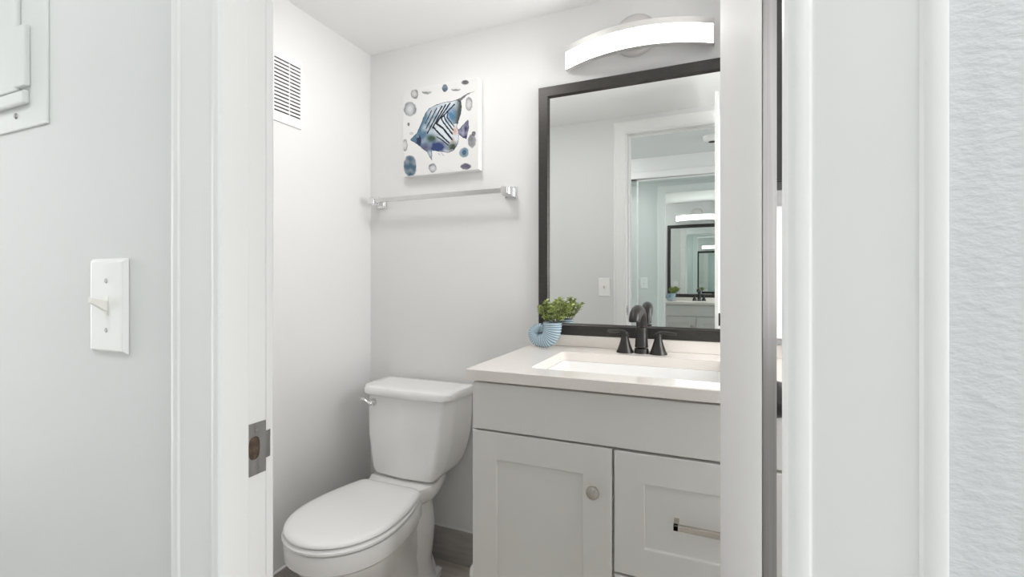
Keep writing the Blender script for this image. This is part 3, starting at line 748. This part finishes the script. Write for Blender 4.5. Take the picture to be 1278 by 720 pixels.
# ------------------------------------------------------------------ switch plates
def switch(name, label, cx, yface, cz, sgn, w=0.0735, h=0.1145, toggle=True):
    """sgn -1 faces the hall, +1 faces the bathroom"""
    t = thing(name, label, 'light switch', (cx, yface, cz - h / 2))
    bm = NB(); dz = 0.0055
    def ring(g, d): return [(cx - w / 2 + g, yface + sgn * d, cz - h / 2 + g), (cx + w / 2 - g, yface + sgn * d, cz - h / 2 + g), (cx + w / 2 - g, yface + sgn * d, cz + h / 2 - g), (cx - w / 2 + g, yface + sgn * d, cz + h / 2 - g)]
    loft(bm, [ring(0, 0.0004), ring(0, 0.002), ring(0.0035, dz), ring(0.0055, dz + 0.0003)])
    obj('plate', bm, M['plastic'], t)
    if toggle:
        bm = NB(); box(bm, cx - 0.005, cx + 0.005, yface + sgn * (dz + 0.0002) - 0.0007, yface + sgn * (dz + 0.0002) + 0.0007, cz - 0.012, cz + 0.012); obj('toggle_slot', bm, M['ivory'], t)
        bm = NB()
        loft(bm, [[(cx + sx * a, yface + sgn * d, cz + z0 + sz * b) for sx, sz in ((-1, -1), (1, -1), (1, 1), (-1, 1))] for d, z0, a, b in ((dz, -0.001, 0.0042, 0.0065), (dz + 0.008, 0.003, 0.0038, 0.0045), (dz + 0.0165, 0.0075, 0.0034, 0.0030))])
        obj('toggle', bm, M['ivory'], t)
    for s in (-1, 1):
        bm = NB(); lathe(bm, [(0.0001, 0), (0.0030, 0), (0.0026, 0.0010), (0.0001, 0.0012)], (cx, yface + sgn * dz, cz + s * 0.030), 'y', 14)
        obj('screw', bm, M['steel'], t, True)
    return t
switch('light_switch', 'white toggle switch plate on the hall wall left of the doorway', -0.674, HF, 1.1305, -1)
switch('light_switch', 'white switch plate beside the door casing, seen only in the vanity mirror', -0.618, HB, 1.111, 1)

# ------------------------------------------------------------------ breaker panel, hall wall
t = thing('breaker_panel', 'white metal breaker panel on the hall wall at top left of the photo', 'electrical panel', (-1.0, HF, 1.372))
bm = NB()
def bring(g, d): return [(-1.20 + g, HF - d, 1.372 + g), (-0.8165 - g, HF - d, 1.372 + g), (-0.8165 - g, HF - d, 1.80 - g), (-1.20 + g, HF - d, 1.80 - g)]
loft(bm, [bring(0, 0.0003), bring(0, 0.0018), bring(0.0015, 0.0028)])
obj('cover_frame', bm, M['panelw'], t)
bm = NB(); box(bm, -1.16, -0.884, HF - 0.0085, HF - 0.0025, 1.424, 1.77, 0.002)
dd = obj('panel_door', bm, M['panelw'], t)
bm = NB(); box(bm, -0.889, -0.8585, HF - 0.0095, HF - 0.0025, 1.4275, 1.512, 0.002); obj('latch_tab', bm, M['panelw'], dd)
bm = NB(); box(bm, -1.16, -0.861, HF - 0.0095, HF - 0.0020, 1.4035, 1.4225, 0.0034, 4); obj('sill', bm, M['panelw'], t)
bm = NB(); lathe(bm, [(0.0001, 0), (0.0042, 0), (0.0036, 0.0018), (0.0001, 0.0024)], (-0.898, HF - 0.0026, 1.392), 'y', 18); obj('screw', bm, M['steel'], t, True)

# ------------------------------------------------------------------ sliding mirror doors of the hall closet (seen in the vanity mirror)
def slide(label, x0, x1, y, tilt=0.0):
    t = thing('sliding_mirror_door', label, 'closet door', ((x0 + x1) / 2, y, 0.01))
    bm = NB(); box(bm, x0 + 0.012, x1 - 0.012, y - 0.004, y, 0.03, 1.975); g = obj('mirror_panel', bm, M['mirrorg'], t)
    bm = NB()
    for a, b in ((x0, x0 + 0.013), (x1 - 0.013, x1)): box(bm, a, b, y - 0.012, y + 0.004, 0.012, 1.99)
    box(bm, x0, x1, y - 0.012, y + 0.004, 0.012, 0.031); box(bm, x0, x1, y - 0.012, y + 0.003, 1.974, 1.99)
    obj('stile_frame', bm, M['alu'], t)
    t.rotation_euler = (0.0060, 0, 0.0124)
    return t
slide('front mirrored sliding closet door across the hall, seen reflected in the vanity mirror', -0.575, 0.62, CLY - 0.006)
slide('rear mirrored sliding closet door across the hall, a sliver left of the reflected stile', -1.78, -0.54, CLY - 0.052)
bm = NB(); box(bm, HX0, HX1, CLY - 0.060, CLY - 0.0, 1.993, 2.0); struct(obj('trim_7', bm, M['dark']))
bm = NB(); box(bm, HX0, -1.78, CLY - 0.06, CLY - 0.02, 0, 2.0); struct(obj('wall_closet_left', bm, M['hallwall']))
bm = NB(); box(bm, 0.62, HX1, CLY - 0.06, CLY - 0.0, 0, 2.0); struct(obj('wall_closet_right', bm, M['hallwall']))

# ------------------------------------------------------------------ smoke detector and added ceiling fill lights
t = thing('smoke_detector', 'round white smoke detector on the hall ceiling, reflected in the vanity mirror', 'smoke detector', (0.005, -0.25, CH - 0.035))
bm = NB(); lathe(bm, [(0.0001, 0), (0.03, 0), (0.052, 0.004), (0.062, 0.014), (0.066, 0.030), (0.068, 0.0345), (0.0001, 0.0345)], (0.005, -0.25, CH - 0.035), 'z', 40); obj('housing', bm, M['plastic'], t, True)
bm = NB(); lathe(bm, [(0.0001, 0), (0.022, 0), (0.024, 0.003), (0.0001, 0.004)], (0.003, -0.25, CH - 0.0375), 'z', 24); obj('sensor_opening', bm, M['dark'], t, True)
def fill_light(label, x, y, m):  # round ceiling fixture, added out of view as fill light
    t = thing('fill_ceiling_light', label, 'added fill light', (x, y, CH - 0.05))
    bm = NB(); lathe(bm, [(0.0001, 0), (0.08, 0.003), (0.135, 0.014), (0.15, 0.030), (0.0001, 0.032)], (x, y, CH - 0.050), 'z', 40); obj('diffuser', bm, m, t, True)
    bm = NB(); lathe(bm, [(0.0001, 0), (0.158, 0), (0.16, 0.004), (0.16, 0.0175), (0.0001, 0.0175)], (x, y, CH - 0.018), 'z', 40); obj('fill_base_ring', bm, M['alu'], t, True)
fill_light('added unseen fill light on the hall ceiling, textured wall side', 0.75, -0.2, M['hallglow'])
fill_light('added unseen fill light on the hall ceiling, breaker panel side', -0.95, -0.25, M['hallglow'])
fill_light('added unseen fill light on the ceiling over the front of the toilet', -0.86, 1.15, M['bathglow'])
# added window, unseen behind the open door; its glowing pane is fill light
wy0, wy1, wz0, wz1 = 0.95, 1.50, 1.02, 1.92
bm = NB()
def wring(g, x): return [(x, wy0 - g, wz0 - g), (x, wy1 + g, wz0 - g), (x, wy1 + g, wz1 + g), (x, wy0 - g, wz1 + g)]
R = [[bm.verts.new(p) for p in wring(g, x)] for g, x in ((0.05, RX - 0.001), (0.05, RX - 0.016), (0.0, RX - 0.020), (0.0, RX - 0.001))]
for A, B in zip(R, R[1:] + R[:1]):
    for k in range(4): bm.faces.new((A[k], A[(k + 1) % 4], B[(k + 1) % 4], B[k]))
wn = struct(obj('fill_window_1', bm, M['trim']))
bm = NB(); box(bm, RX - 0.006, RX - 0.002, wy0, wy1, wz0, wz1); obj('fill_pane', bm, M['winglow'], wn)
bm = NB(); box(bm, RX - 0.016, RX - 0.0065, wy0, wy1, 1.455, 1.485); obj('fill_window_rail', bm, M['trim'], wn)

# ------------------------------------------------------------------ things glimpsed in the gap beside the open door
t = thing('wall_cabinet', 'black wall cabinet glimpsed high in the narrow gap beside the open door', 'cabinet', (0.34, BY, 1.44))
bm = NB(); box(bm, 0.166, 0.50, 1.52, BY - 0.001, 1.44, 2.10, 0.002); obj('body', bm, M['blackcab'], t)
bm = NB(); box(bm, 0.167, 0.499, 1.50, 1.5195, 1.442, 2.098, 0.002); obj('front_door', bm, M['blackcab'], t)
t = thing('hand_towel', 'white towel glimpsed below the black cabinet in the gap beside the open door', 'towel', (0.29, 1.6, 1.0))
bm = NB()
rows = []
for side in (0, 1):
    pass
prof = [(1.607, 0.99), (1.608, 1.15), (1.607, 1.30), (1.604, 1.372), (1.597, 1.381), (1.590, 1.372), (1.587, 1.30), (1.586, 1.15), (1.585, 0.985)]
th = []
for i, (y, z) in enumerate(prof): th.append((y, z))
innerp = [(1.590, 0.985), (1.591, 1.15), (1.592, 1.30), (1.5945, 1.368), (1.597, 1.372), (1.5995, 1.368), (1.602, 1.30), (1.602, 1.15), (1.602, 0.99)]
outline = th + innerp
rings = []
for k in range(17):
    x = 0.172 + 0.26 * k / 16; wv = 0.002 * math.sin(k * 1.1)
    rings.append([(x, y + wv * max(0, (1.37 - z) / 0.4), z) for y, z in outline])
loft(bm, rings); obj('cloth', bm, M['towel'], t, True, 60)
t = thing('towel_rail', 'thin dark rail holding the white towel beside the mirror', 'towel bar', (0.29, BY, 1.37))
bm = NB(); tube(bm, [(0.168, 1.597, 1.367), (0.45, 1.597, 1.367)], 0.004, 12)
box(bm, 0.17, 0.176, 1.595, BY - 0.001, 1.363, 1.371); box(bm, 0.44, 0.446, 1.595, BY - 0.001, 1.363, 1.371); obj('rail', bm, M['black'], t)
for o_ in list(bpy.data.objects):
    if '_o' in o_: del o_['_o']
